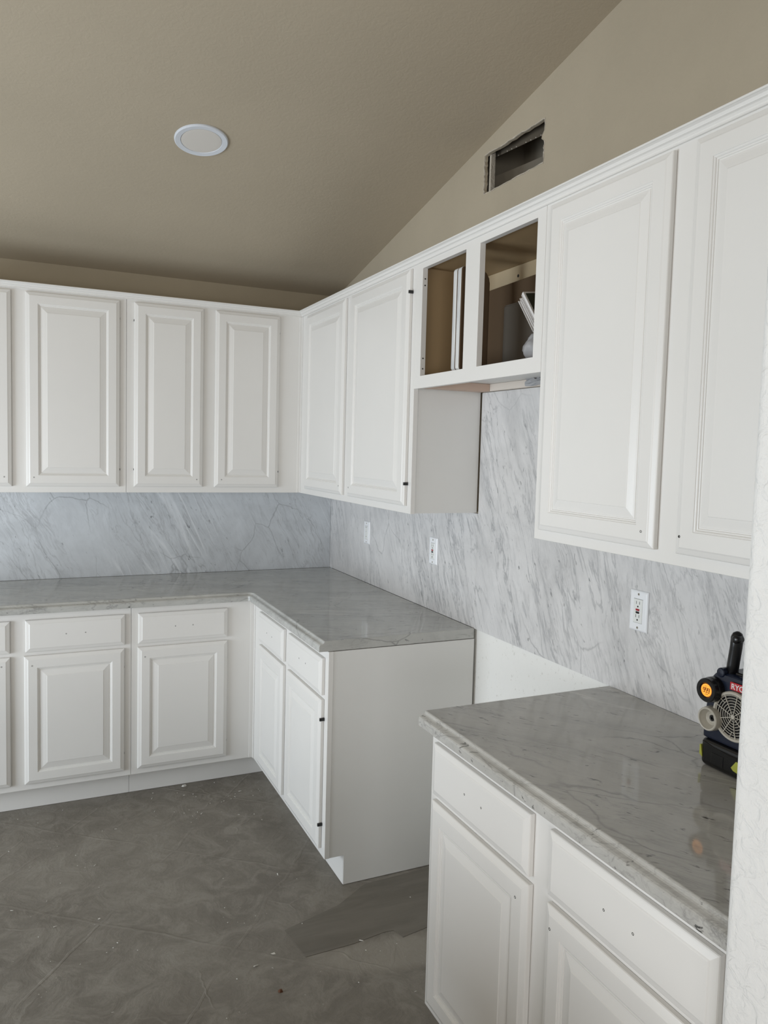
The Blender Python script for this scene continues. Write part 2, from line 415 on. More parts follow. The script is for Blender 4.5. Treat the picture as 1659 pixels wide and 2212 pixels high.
    for (ya, za_), (yb, zb_) in (((.012, zq), (-ridge, zr)), ((-ridge, zr), (YF, cz(-YF)))):
        b.prism([(XL, ya, za_), (XL, yb, zb_), (XL, yb, zb_+t_), (XL, ya, za_+t_)], (.0125-XL, 0, 0))
    build('ceiling', b, M_CEIL, kind='structure')
    # left wall with two window openings, front wall with a glazed opening
    FL = lambda s, z, k=0: (XL-.12*k, -s, z); FF = lambda s, z, k=0: (s, YF-.12*k, z)
    def wall_with_hole(name, F, s0, s1, ztop, ha, hb_, zc, zd):
        b = MB()
        b.box(F(s0, 0), F(ha, ztop, 1)); b.box(F(hb_, 0), F(s1, ztop, 1)); b.box(F(ha, 0), F(hb_, zc, 1)) if zc > 0 else None
        b.box(F(ha, zd), F(hb_, ztop, 1)); build(name, b, M_WALL, kind='structure')
    b = MB(); zw = zr+.05
    for p_, q_ in (((-.012, 0), (.95, zw)), ((2.75, 0), (3.45, zw)), ((5.75, 0), (-YF, zw)), ((.95, 0), (2.75, .08)), ((3.45, 0), (5.75, .92)), ((.95, 2.12), (2.75, zw)), ((3.45, 2.12), (5.75, zw))):
        b.box(FL(*p_), FL(*q_, 1))
    build('wall_left', b, M_WALL, kind='structure')
    wall_with_hole('wall_front', FF, XL, .5, cz(-YF)+.02, -4.1, -1.9, .2, 2.12)
    for nm, F, a, c, zc, zd in (('window_1', FL, .95, 2.75, .08, 2.12), ('window_3', FL, 3.45, 5.75, .92, 2.12), ('window_2', FF, -4.1, -1.9, .2, 2.12)):
        b = MB(); w = .05
        b.box(F(a, zc), F(a+w, zd, .6)); b.box(F(c-w, zc), F(c, zd, .6)); b.box(F(a, zc), F(c, zc+w, .6)); b.box(F(a, zd-w), F(c, zd, .6))
        build(nm, b, M_WHITE, kind='structure')
    b = MB(); b.box((-2.7, -3.36, 0), (-1.15, -3.22, .80)); build('added_shade_wall', b, M_STUB, kind='structure', bevel=.01)  # unseen low wall, added to shade the bottoms of the near cabinets
    b = MB(); b.box((-2.6, -3.21, 0), (-1.80, -2.15, .75)); build('added_shade_wall_return', b, M_STUB, kind='structure', bevel=.01)  # second unseen block, added to keep low window light off the near door
    # stub wall at the right of the picture, rounded corner bead
    b = MB(); r = .019; ys0, ys1 = -YS, -YS-.125; xs = -.6522; pts = [(.011, ys0), ]
    for k in range(9): a = R(90+90*k/8); pts.append((xs+r+r*math.cos(a), ys0-r+r*math.sin(a)))
    for k in range(9): a = R(180+90*k/8); pts.append((xs+r+r*math.cos(a), ys1+r+r*math.sin(a)))
    pts.append((.011, ys1))
    b.prism([(p[0], p[1], 0) for p in pts], (0, 0, 2.95)); build('wall_stub', b, M_STUB, kind='structure', smooth=False)
setting()

# smooth skim-coat patch on the floor
b = MB(); pp = [(-.803,-1.763),(-.7815,-1.917),(-.62,-1.915),(-.50,-1.898),(-.468,-1.901),(-.456,-1.9456),(-.36,-1.93),(-.02,-1.95),(-.02,-1.60),(-.45,-1.615),(-.587,-1.70)]
b.prism([(x, y, .0003) for x, y in pp], (0, 0, .0012)); build('floor_patch', b, M_PATCH, kind='structure', bevel=.0005, segs=1)

# ---------------------------------------------------------------- cabinets
def rect(F, s0, s1, z0, z1, ins, d): return [F(s0+ins, d, z0+ins), F(s1-ins, d, z0+ins), F(s1-ins, d, z1-ins), F(s0+ins, d, z1-ins)]
DOORPROF = [(0, .0012), (0, .0105), (.0012, .0125), (.0035, .0137), (.013, .0172), (.0155, .0187), (.0165, DT),
            (.0500, DT), (.0508, .0183), (.0513, .0172), (.0535, .0168), (.0552, .0155), (.0560, .0138), (.0590, .0134), (.0600, .0115), (.0625, .0113), (.0632, .0128),
            (.068, .0136), (.080, .0164), (.0865, .0178), (.0875, .0188), (.0885, .0190)]
DRAWPROF = [(0, .0012), (0, .0105), (.0012, .0125), (.0035, .0137), (.014, .0172), (.0165, .0187), (.0178, DT)]
def panel(F, s0, s1, z0, z1, base, prof):
    mb = MB(); rings = [rect(F, s0, s1, z0, z1, i, base+d) for i, d in prof]
    mb.loops(rings); return mb
def hole(F, parent, s, d, z, r=.0030):
    mb = MB(); c = F(s, d, z); ax = F(0, 1, 0)-F(0, 0, 0)
    mb.lathe(c, ax, [(r, -.0006), (r, .0003), (r*.6, .0003), (r*.55, -.0004)], 12); return build('screw_hole', mb, M_HOLE, parent, origin=c)
def door(F, parent, L, Rr, z0, z1, base, holes=(), marks=(), hinges=()):
    o = build('door', panel(F, L, Rr, z0, z1, base, DOORPROF), M_WHITE, parent)
    for s, z in holes: hole(F, o, s, base+DT, z)
    for s, z in marks:        # hinge bores in the door edge
        mb = MB(); mb.box(F(s-.0018, base+.004, z-.0045), F(s+.0018, base+.0095, z+.0045)); build('hinge_bore', mb, M_HOLE, o)
    for s, z in hinges:       # black hinge leaf showing at the edge
        mb = MB(); mb.box(F(s-.001, base+.0005, z-.0055), F(s+.0055, base+.0185, z+.0055)); build('hinge', mb, M_BLACK, o, bevel=.0008)
    return o
def drawer(F, parent, L, Rr, z0, z1, base, holes=()):
    o = build('drawer_front', panel(F, L, Rr, z0, z1, base, DRAWPROF), M_WHITE, parent)
    for s, z in holes: hole(F, o, s, base+DT, z, .0026)
    return o
dB, dT = 1.3888, 2.2519
bB, bT, rB, rT = .1418, .6933, .7097, .8449
G = .0006

# --- upper cabinets on the back wall
GU = 'white upper wall cabinets'
GBs = 'white base cabinets'
def upper(name, F, s0, s1, zb, label, face0=None, dpt=UD):
    t = thing(name, F((s0+s1)/2, dpt/2, zb), label, 'cabinet', GU)
    mb = MB(); fbox(mb, F, (s0+.003, .001, zb+.002), (s1-.003, dpt-DT, UT+.008)); build('carcass', mb, M_SIDE, t)
    mb = MB(); fbox(mb, F, (face0 or s0, dpt-DT, zb), (s1, dpt, UT+.004)); build('face_frame', mb, M_WHITE, t, bevel=.0012)
    return t
t = upper('upper_cabinet', back, 1.1474+G, 2.062, UB, 'two-door white upper cabinet above the back counter at the left edge')
door(back, t, 1.6332, 2.030, dB, dT, UD, [(1.664, 1.431)])
door(back, t, 1.1786, 1.5758, dB, dT, UD, [(1.5441, 1.4298)], [(1.1792, 2.170), (1.1778, 1.470)])
t = upper('upper_cabinet', back, UD+G, 1.1474-G, UB, 'two-door white upper cabinet on the back wall, next to the inside corner')
door(back, t, .7916, 1.1142, dB, dT, UD, [(.8205, 1.4255)], [(1.1150, 2.168), (1.1142, 1.471)])
door(back, t, .4088, .7334, dB, dT, UD, [(.699, 1.426)], [(.4095, 2.168), (.4075, 1.4687)])
mb = MB(); fbox(mb, back, (UD+.0008, UD+.0002, UB+.001), (UD+.016, UD+.0045, UT)); build('scribe_strip', mb, M_WHITE, t, bevel=.0008)
# --- upper cabinets on the right wall
t = upper('upper_cabinet', right, .0012, Y1-G, UB, 'two-door white upper cabinet on the right wall, between the corner and the open cabinet', face0=UD+.0012)
door(right, t, .4014, .9157, dB, dT, UD, [(.893, 1.4285)])
door(right, t, .9887, 1.5480, dB, dT, UD, [(1.0115, 1.4275)], [], [(1.5490, 2.1704), (1.5490, 1.471)])
mb = MB(); fbox(mb, right, (UD+.0052, UD+.0002, UB+.001), (UD+.016, UD+.004, UT)); build('scribe_strip', mb, M_WHITE, t, bevel=.0008)
t = upper('upper_cabinet', right, Y2+G, YS-.0015, UB, 'two-door white upper cabinet at the right edge, beside the rough stub wall')
door(right, t, 2.3771, 2.8050, dB, dT, UD, [(2.7708, 1.4258)])
door(right, t, 2.8685, 3.2960, dB, dT, UD, [(2.8836, 1.4271)])

# --- open hood cabinet
M_CLEAT = m_paint('cream_painted_cleat', (.62, .56, .50), .6)
t = thing('open_cabinet', (-UD/2, -(Y1+Y2)/2, ZH), 'white upper cabinet without doors, its two openings empty of doors above the range gap', 'cabinet', GU)
q1, q2, q3, q4, qa, qb = 1.6245, 1.9222, 2.0073, 2.3043, 1.8621, 2.2412
mb = MB(); f0, f1 = UD-DT, UD
for a, b2 in (((Y1, ZH), (q1, UT+.004)), ((q2, qa), (q3, qb)), ((q4, ZH), (Y2, UT+.004)), ((q1, ZH), (q4, qa)), ((q1, qb), (q4, UT+.004))):
    fbox(mb, right, (a[0], f0, a[1]), (b2[0], f1, b2[1]))
build('face_frame', mb, M_WHITE, t)
zi0, zi1 = 1.8640, 2.2500
def part(nm, a, b2, m_, **k):
    mb = MB(); fbox(mb, right, a, b2); return build(nm, mb, m_, t, **k)
side = part('side_panel', (Y1+.002, .001, ZH+.004), (Y1+.018, f0-G, UT+.002), M_TAN)
part('side_panel', (Y2-.018, .001, ZH+.004), (Y2-.002, f0-G, UT+.002), M_TAN)
part('top_panel', (Y1+.0185, .001, zi1), (Y2-.0185, f0-G, UT+.002), M_TAN)
part('bottom_panel', (Y1+.0185, .001, zi0-.012), (Y2-.0185, f0-G, zi0), M_TAN)
bk = part('back_panel', (Y1+.0185, .0015, zi0+G), (Y2-.0185, .006, zi1-G), M_TAN2)
mb = MB(); mb.lathe((-.006, -1.8032, 2.2135), (-1, 0, 0), [(.0055, -.0005), (.0055, .0006), (.001, .0006)], 16); build('cable_hole', mb, M_HOLE, bk)
part('underside', (Y1+.0185, .001, zi0-.0165), (Y2-.0185, f0-G, zi0-.0125), M_SIDE)
part('cleat', (Y1+.0186, .016, ZH+.001), (Y1+.082, .262, zi0-.017), M_WOOD, bevel=.001)
part('cleat', (Y1+.0186, .001, ZH+.0025), (Y2-.0186, .0155, zi0-.017), M_CLEAT, bevel=.001)
part('bottom_rail', (Y1+.0186, .2625, ZH+.004), (Y2-.0186, f0-G, zi0-.017), M_SIDE)
for z in (2.205, 2.182, 1.925, 1.888):
    mb = MB(); mb.lathe((-(f0+f1)/2, -q1-.0002, z), (0, -1, 0), [(.0028, -.0004), (.0028, .0004), (.001, .0004)], 10); build('screw_hole', mb, M_HOLE, t)
# torn patch of crumpled foil tape on the cleat
rnd = random.Random(5); mb = MB(); g = []
for i in range(9):
    row = []
    for j in range(6):
        s = 1.90+.19*i/8; w = .012+.006*math.sin(i*1.7)
        row.append((-.017-.010*rnd.random()-.004, -s, ZH+.004+.034*j/5+rnd.uniform(-.002, .002)))
    g.append(row)
mb.loops(g, False, False, closed=False)
for i in range(12):
    s = 1.86+.2*rnd.random(); z = ZH+.025+.015*rnd.random(); x = -.03-.012*rnd.random()
    mb.face([(x, -s, z), (x-.004, -s-.018, z+.004), (x+.003, -s-.024, z-.004)])
build('crumpled_tape', mb, M_BAG, t)['label'] = 'crumpled scrap of grey tape'

# --- base cabinets
def base(name, F, s0, s1, label, face0=None):
    t = thing(name, F((s0+s1)/2, BD/2, 0), label, 'cabinet', GBs)
    mb = MB(); fbox(mb, F, (s0+.003, .001, BB+.001), (s1-.003, BD-DT, CT-CH-.002)); build('carcass', mb, M_SIDE, t)
    mb = MB(); fbox(mb, F, (face0 or s0, BD-DT, BB), (s1, BD, CT-CH-.0012)); build('face_frame', mb, M_WHITE, t, bevel=.0012)
    return t
def toe(F, t, s0, s1):
    mb = MB(); fbox(mb, F, (s0, BD-TK-.014, .0016), (s1, BD-TK, BB)); build('toe_kick', mb, M_WHITE, t)
t = base('base_cabinet', back, 1.1577+G, 2.065, 'two-drawer white base cabinet under the back counter at the left edge'); toe(back, t, 1.1577+G, 2.065)
drawer(back, t, 1.6393, 2.035, rB, rT, BD, [(1.80, .78), (1.876, .78)])
drawer(back, t, 1.1853, 1.5815, rB, rT, BD, [(1.4239, .7798), (1.3469, .7798)])
door(back, t, 1.6393, 2.035, bB, bT, BD, [(1.671, .659)])
door(back, t, 1.1879, 1.5870, bB, bT, BD, [(1.5558, .6527)], [(1.1890, .6105), (1.1885, .2205)])
t = base('base_cabinet', back, BD+G, 1.1577-G, 'one-door white base cabinet on the back wall, in the inside corner'); toe(back, t, BD-TK+.0006, 1.1577-G)
drawer(back, t, .7325, 1.1293, rB, rT, BD, [(.970, .7798), (.892, .7798)])
door(back, t, .7320, 1.1310, bB, bT, BD, [(1.1005, .650)], [(.7334, .6122), (.7329, .2178)])
mb = MB(); fbox(mb, back, (BD+.0008, BD+.0002, BB+.001), (BD+.020, BD+.0045, CT-CH-.002)); build('scribe_strip', mb, M_WHITE, t, bevel=.0008)
t = base('base_cabinet', right, .0012, YE, 'white corner base cabinet whose plain side panel faces the range gap', face0=BD+.0012); toe(right, t, BD-TK+.0006, YE-.0075)
drawer(right, t, .7309, 1.0990, rB, rT, BD, [(.877, .7798), (.953, .7798)])
drawer(right, t, 1.1632, 1.5600, rB, rT, BD, [(1.3225, .784), (1.3985, .784)])
door(right, t, .7309, 1.0990, bB, bT, BD)
door(right, t, 1.1549, 1.5600, bB, bT, BD, [], [], [(1.5605, .622), (1.5605, .2322)])
mb = MB(); fbox(mb, right, (BD+.0052, BD+.0002, BB+.001), (BD+.020, BD+.004, CT-CH-.002)); build('scribe_strip', mb, M_WHITE, t, bevel=.0008)
mb = MB(); zt = CT-CH-.0045; ep = [(-.0035, .0022), (-(BD-TK)+.0005, .0022), (-(BD-TK)+.0005, BB), (-(BD-DT)+.0005, BB), (-(BD-DT)+.0005, zt), (-.0035, zt)]
mb.prism([(x, -(YE-.0085), z) for x, z in ep], (0, .0, 0)) if False else mb.prism([(x, -(YE-.0070), z) for x, z in ep], (0, -.0045, 0)); build('side_panel', mb, M_SIDE, t)
# crumbs of caulk between panel foot and floor
t2 = t
t = base('base_cabinet', right, 2.3700, YS-.0015, 'near white base cabinet in the foreground, with two drawers over two doors'); toe(right, t, 2.3700, YS-.0015)
drawer(right, t, 2.3997, 2.8207, rB, rT, BD, [(2.5663, .7798), (2.6409, .7798)])
drawer(right, t, 2.8859, 3.3040, rB, rT, BD, [(3.0567, .7765), (3.1306, .7765)])
door(right, t, 2.3982, 2.8236, bB, bT, BD, [(2.7862, .6484)])
door(right, t, 2.8865, 3.3040, bB, bT, BD, [(2.9061, .6497)])
mb = MB(); fbox(mb, right, (2.3715, .004, .0022), (2.3728, BD-TK, BB)); fbox(mb, right, (2.3715, .004, BB), (2.3728, BD-DT, CT-CH-.004)); build('side_panel', mb, M_SIDE, t)

# --- crown moulding, two mitred lengths
CP = [(0, 2.2625), (.0045, 2.2625), (.0060, 2.2640), (.0060, 2.2662), (.0045, 2.2672), (.0050, 2.2690), (.0085, 2.2735), (.0120, 2.2752), (.0130, 2.2755), (.0140, 2.2775), (.0165, 2.2815), (.0215, 2.2840), (.0240, 2.2845), (.0253, 2.2858), (.0253, 2.2880), (.0240, 2.2895), (-.012, 2.2895), (-.012, 2.2705), (0, 2.2705)]
g = .0002
mb = MB(); d0 = UD+.0006
mb.loops([[Vector((-2.062, -(d0+o), z)) for o, z in CP], [Vector((-(d0+o)-g, -(d0+o), z)) for o, z in CP]])
tag(build('crown_moulding', mb, M_WHITE), 'white crown moulding along the back wall cabinets', 'moulding', 'crown mouldings')
mb = MB()
mb.loops([[Vector((-(d0+o), -(d0+o)-g, z)) for o, z in CP], [Vector((-(d0+o), -(YS-.001), z)) for o, z in CP]])
tag(build('crown_moulding', mb, M_WHITE), 'long white crown moulding rising above the right wall cabinets', 'moulding', 'crown mouldings')

# ---------------------------------------------------------------- marble
EP = [(0, 0), (.0022, -.0006), (.0038, -.0022), (.0045, -.0046), (.0062, -.0075), (.0090, -.0096), (.0125, -.0108), (.0165, -.0118), (.0198, -.0138), (.0215, -.0165), (.0220, -.0200), (.0220, -CH)]
EW = .022
def counter_edge(path):    # path: list of (outer point 2D, inward unit 2D)
    return [[Vector((p[0]+m_[0]*(EW-o), p[1]+m_[1]*(EW-o), CT+z)) for o, z in EP] for p, m_ in path]
def counter(name, path, backpts, m_, label):
    rings = counter_edge(path); mb = MB()
    vr = [[mb.bm.verts.new(p) for p in r] for r in rings]
    for a, b2 in zip(vr, vr[1:]):
        for i in range(len(EP)-1): mb.bm.faces.new((a[i], a[i+1], b2[i+1], b2[i]))
    tb = [mb.bm.verts.new((x, y, CT)) for x, y in backpts]; bb_ = [mb.bm.verts.new((x, y, CT-CH)) for x, y in backpts]
    mb.bm.faces.new([r[0] for r in vr]+tb); mb.bm.faces.new([r[-1] for r in vr]+bb_)
    for i in range(len(tb)-1): mb.bm.faces.new((tb[i], tb[i+1], bb_[i+1], bb_[i]))
    mb.bm.faces.new(vr[-1]+[bb_[0], tb[0]]); mb.bm.faces.new(vr[0]+[bb_[-1], tb[-1]])
    o = build(name, mb, m_, bevel=.0012, segs=2); o.modifiers['bevel'].angle_limit = R(60)
    return tag(o, label, 'countertop', 'polished marble countertops')
rc = .012; C = (-CD-rc, -CD-rc); path = [((-2.10, -CD), (0, 1))]
for k in range(13): a = R(90-90*k/12); path.append(((C[0]+rc*math.cos(a), C[1]+rc*math.sin(a)), (math.cos(a), math.sin(a))))
path.append(((-CD, -Y3), (1, 0)))
counter('countertop', path, [(-.0015, -Y3), (-.0015, -.0015), (-2.10, -.0015)], M_TOP_L, 'L-shaped polished grey marble countertop in the far corner')
rr_ = .010
path = []
for k in range(7): a = R(90+90*k/6); path.append(((-CD+rr_+rr_*math.cos(a), -Y4-rr_+rr_*math.sin(a)), (-math.cos(a), -math.sin(a))))
# the free end is cut straight, so only the front edge carries the profile
path = [((-CD, -Y4), (1, 0)), ((-CD, -(YS-.002)), (1, 0))]
counter('countertop', path, [(-.0015, -(YS-.002)), (-.0015, -Y4)], M_TOP_N, 'near polished grey marble countertop carrying the radio')
# slabs on the walls
def slab(a, b2, m_, label):
    mb = MB(); mb.box(a, b2); return tag(build('backsplash', mb, m_, bevel=.0006, segs=1), label, 'backsplash', 'marble backsplash slabs')
slab((-2.10, -.0, CT+.0006), (-.0006, .0115, UB-.0008), M_SLAB_B, 'bluish grey marble backsplash slab on the back wall')
slab((0, 0, CT+.0006), (.0115, -1.5843, UB-.0008), M_SLAB_R, 'low marble backsplash slab right of the corner, with the rocker switch')
b = MB(); pts = [(1.5851, CT-.001), (YS-.002, CT-.001), (YS-.002, UB-.0008), (Y2-.0005, UB-.0008), (Y2-.0005, ZH+.001), (1.5851, ZH+.001)]
b.prism([(0, -s, z) for s, z in pts], (.0115, 0, 0))
tag(build('backsplash', b, M_SLAB_R, bevel=.0006, segs=1), 'tall marble backsplash slab rising under the open cabinet', 'backsplash', 'marble backsplash slabs')

# ---------------------------------------------------------------- wall plates
def plate(name, s, z, label, cat, gfci):
    t = thing(name, (0, -s, z), label, cat, 'wall plates on the marble')
    w, h = .035, .0575
    mb = MB(); F = right
    mb.loops([rect(F, s-w, s+w, z-h, z+h, i, d) for i, d in ((0, .0004), (0, .0022), (.0015, .0042), (.0045, .0058), (.006, .0062))]); build('cover_plate', mb, M_PLASTIC, t)
    mb = MB(); mb.loops([rect(F, s-.0165, s+.0165, z-.0335, z+.0335, i, d) for i, d in ((0, .0055), (0, .0072), (.001, .0078))])
    ins = build('outlet_face' if gfci else 'rocker', mb, M_PLASTIC2, t)
    for a, b2 in (((s-.0172, z+.0335), (s+.0172, z+.0342)), ((s-.0172, z-.0342), (s+.0172, z-.0335))):
        mb = MB(); mb.box(F(a[0], .0060, a[1]), F(b2[0], .0064, b2[1])); build('shadow_gap', mb, M_HOLE, t)
    for zz in (z+.0475, z-.0475):
        mb = MB(); mb.lathe(F(s, .0062, zz), F(0, 1, 0), [(.0035, 0), (.0035, .0006), (.0026, .0010), (.0026, .0004)], 14); sc_ = build('screw', mb, M_GREY, t)
        mb = MB(); mb.box(F(s-.0005, .0070, zz-.0024), F(s+.0005, .0073, zz+.0024)); build('screw_slot', mb, M_HOLE, sc_)
    if gfci:
        for zc in (z+.0205, z-.0175):
            for ds in (-.0062, .0062):
                mb = MB(); mb.box(F(s+ds-.0007, .0078, zc-.0042+.003), F(s+ds+.0007, .0081, zc+.0042+.003)); build('slot', mb, M_HOLE, ins)
            mb = MB(); mb.lathe(F(s, .0077, zc-.0078), F(0, 1, 0), [(.0026, 0), (.0026, .0004), (.001, .0004)], 12); build('ground_hole', mb, M_BLK, ins)
        mb = MB(); mb.box(F(s-.0068, .0077, z+.0008), F(s+.0068, .0094, z+.0062)); build('reset_button', mb, M_RED, ins, bevel=.0004)
        mb = MB(); mb.box(F(s-.0062, .0077, z-.0070), F(s+.0062, .0094, z-.0012)); build('test_button', mb, M_BLK, ins, bevel=.0004)
    else:
        mb = MB(); mb.box(F(s-.0125, .0076, z+.0265), F(s+.0125, .0080, z+.0275)); build('rocker_line', mb, M_HOLE, ins)
        mb = MB(); mb.box(F(s-.0006, .0076, z+.004), F(s+.0006, .0080, z+.009)); build('rocker_mark', mb, M_HOLE, ins)
        mb = MB(); mb.box(F(s-.002, .0076, z-.022), F(s+.002, .0080, z-.018)); build('rocker_mark', mb, M_HOLE, ins)
plate('wall_switch', .5310, 1.1718, 'plain white wall switch on the marble nearest the inside corner', 'switch', False)
plate('wall_outlet', 1.2424, 1.1709, 'smaller-looking white outlet below the end of the far upper cabinet', 'outlet', True)
plate('wall_outlet', 2.4590, 1.1608, 'large near white outlet with red and black buttons above the near counter', 'outlet', True)

# ---------------------------------------------------------------- ceiling lamp
nrm = Vector((0, -SL, -1)).normalized(); c = Vector((-.9886, -1.1996, H0+SL*1.1996))
t = thing('recessed_light', c, 'round white recessed light, switched off, in the sloped ceiling', 'light')
mb = MB(); mb.lathe(c, nrm, [(.096, .0005), (.0955, .005), (.092, .0075), (.074, .0060), (.0725, .0035), (.0725, .0008)], 56, True, True); build('trim_ring', mb, M_RING, t, smooth=False)
mb = MB(); mb.lathe(c, nrm, [(.0718, .0010), (.0718, .0052), (.060, .0058), (.001, .0062)], 56); build('lens', mb, M_LENS, t)
# torn paint round the lamp
# ---------------------------------------------------------------- things in the open cabinet
def sboard(s0, s1, xf, label):
    z0, z1 = zi0+.002, 2.207
    mb = MB(); r = .012; pts = []
    xa, xb = xf, -.150
    for cx_, cz_, a0 in ((xa+r, z0+r, 180), (xb-r, z0+r, 270), (xb-.045, z1-.045, 0), (xa+r, z1-r, 90)):
        q_ = .045 if a0 == 0 else r
        for k in range(5): a = R(a0+90*k/4); pts.append((cx_+q_*math.cos(a), cz_+q_*math.sin(a)))
    mb.prism([(x, -s0-.0, z) for x, z in pts], (0, -(s1-s0), 0))
    o = build('cabinet_door', mb, M_BRUSH, bevel=.0045, segs=3); o.data.materials.append(M_CARDD)
    for p in o.data.polygons:
        if abs(p.normal.y) > .9: p.material_index = 1  # broad faces: tan primer with the cabinet's shade put into the dark brown
    return tag(o, label, 'door', 'loose doors in the open cabinet')
M_CARDD = m_paint('shade_darkened_brown', (.10, .062, .032), .6)
M_BRUSH = mat('brushed_white_primer', (.7, .7, .7), .6); _t = NT(M_BRUSH); _n = _t.noise(_t.coord(scale=(30, 30, 1.2)), 4, 5, .7, .5)
_t.color(_t.mix(_t.ramp(_n, [(.42, 0), (.62, 1)]), (.50, .51, .52), (.78, .77, .75))); _t.bump(_n, .4, .001)
sboard(1.797, 1.8240, -.262, 'loose white painted board on edge, left of the pair in the open cabinet')
sboard(1.8252, 1.8522, -.262, 'loose white painted board on edge, right of the pair behind the centre stile')
mb = MB(); r = .02; z0, z1 = zi0+.001, 2.182; pts = [(-2.262, z0), (-2.262, z1+.01)]
for k in range(6): a = R(90-90*k/5); pts.append((-1.64-r+r*math.cos(a), z1-r+r*math.sin(a)))
pts.append((-1.64, z0))
mb.prism([(-.038, y, z) for y, z in pts], (.018, 0, 0)); tag(build('brown_panel', mb, M_CARDD, bevel=.002), 'dark brown board standing against the back of the open cabinet', 'board')
def cbox(name, x0, x1, s0, s1, z1, m_, label, tilt=0):
    t = thing(name, ((x0+x1)/2, -(s0+s1)/2, zi0+.001), label, 'box')
    mb = MB(); mb.box((x0, -s0, zi0+.001), (x1, -s1, z1)); o = build('box_body', mb, m_, t, bevel=.004)
    mb = MB(); xm = (x0+x1)/2; mb.box((x0+.004, -s0-.003, z1+.0002), (xm-.001, -s1+.003, z1+.0030)); build('flap', mb, m_, t)
    mb = MB(); mb.box((xm+.001, -s0-.003, z1+.0002), (x1-.004, -s1+.003, z1+.0030)); build('flap', mb, m_, t)
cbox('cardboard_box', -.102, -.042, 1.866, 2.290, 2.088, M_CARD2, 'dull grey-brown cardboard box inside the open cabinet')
# leaning stack of papers with a dark-covered book on top
def sheet(mb, pts, th):
    n = (Vector(pts[1])-Vector(pts[0])).cross(Vector(pts[2])-Vector(pts[0])).normalized()*th
    mb.prism(pts, n)
def lean(ds, dx, L, w=.12):   # sheets lean from the box top down towards the right front
    return [(-.165+dx, -2.052-ds, 2.094-ds*.35), (-.165+dx+w, -2.010-ds, 2.110-ds*.3), (-.165+dx+w, -2.010-ds-L*.8, 2.110-ds*.3-L*.75), (-.165+dx, -2.052-ds-L*.8, 2.094-ds*.35-L*.75)]
A = Vector((-.225, -2.148, 2.068)); Dn = Vector((0, -.63, -.78)).normalized(); Bk = Vector((1, 0, .12)).normalized(); Nn = Dn.cross(Bk).normalized()
if Nn.y > 0: Nn = -Nn
L_, W_ = .125, .11
def lsheet(k, off, du, db, th, m_, nm, parent=None, LL=L_, WW=W_):
    o_ = A+Nn*off+Dn*du+Bk*db; mb = MB()
    mb.prism([o_, o_+Dn*LL, o_+Dn*LL+Bk*WW, o_+Bk*WW], Nn*th); return build(nm, mb, m_, parent)
tb = thing('book', A, 'dark green-covered book with white page edges leaning in the open cabinet', 'book')
lsheet(0, 0, 0, 0, .009, M_PAPER, 'pages', tb); lsheet(0, .0092, .008, .006, .0015, M_SCREEN, 'cover', tb)
rnd = random.Random(11); tp = thing('paper_stack', A-Nn*.03, 'loose white papers fanned out beneath the leaning book', 'papers')
for k in range(7):
    lsheet(k, -.0045-.0042*k, -.002+rnd.uniform(-.004, .010)+.0015*k, rnd.uniform(-.004, .004), .0016, M_PAPER, 'sheet', tp)
# pale plastic bag in the lower right of the opening
bm = bmesh.new(); bmesh.ops.create_icosphere(bm, subdivisions=4, radius=1)
rnd = random.Random(2)
for v in bm.verts:
    q = v.co.copy(); k = 1+.07*math.sin(5*q.x+4*q.z)+.05*math.sin(8*q.y+5*q.z+1)+.02*math.sin(23*q.z+11*q.x)
    v.co = Vector((-.190+.040*q.x*k, -2.195+.056*q.y*k*(1-.45*max(q.z, 0)), zi0+.044+.042*q.z*(k if q.z > 0 else 1)))
    v.co.z = max(v.co.z, zi0+.001)
tag(build('plastic_bag', bm, M_BAG, smooth=True), 'crumpled pale plastic bag in the lower right of the open cabinet', 'bag')

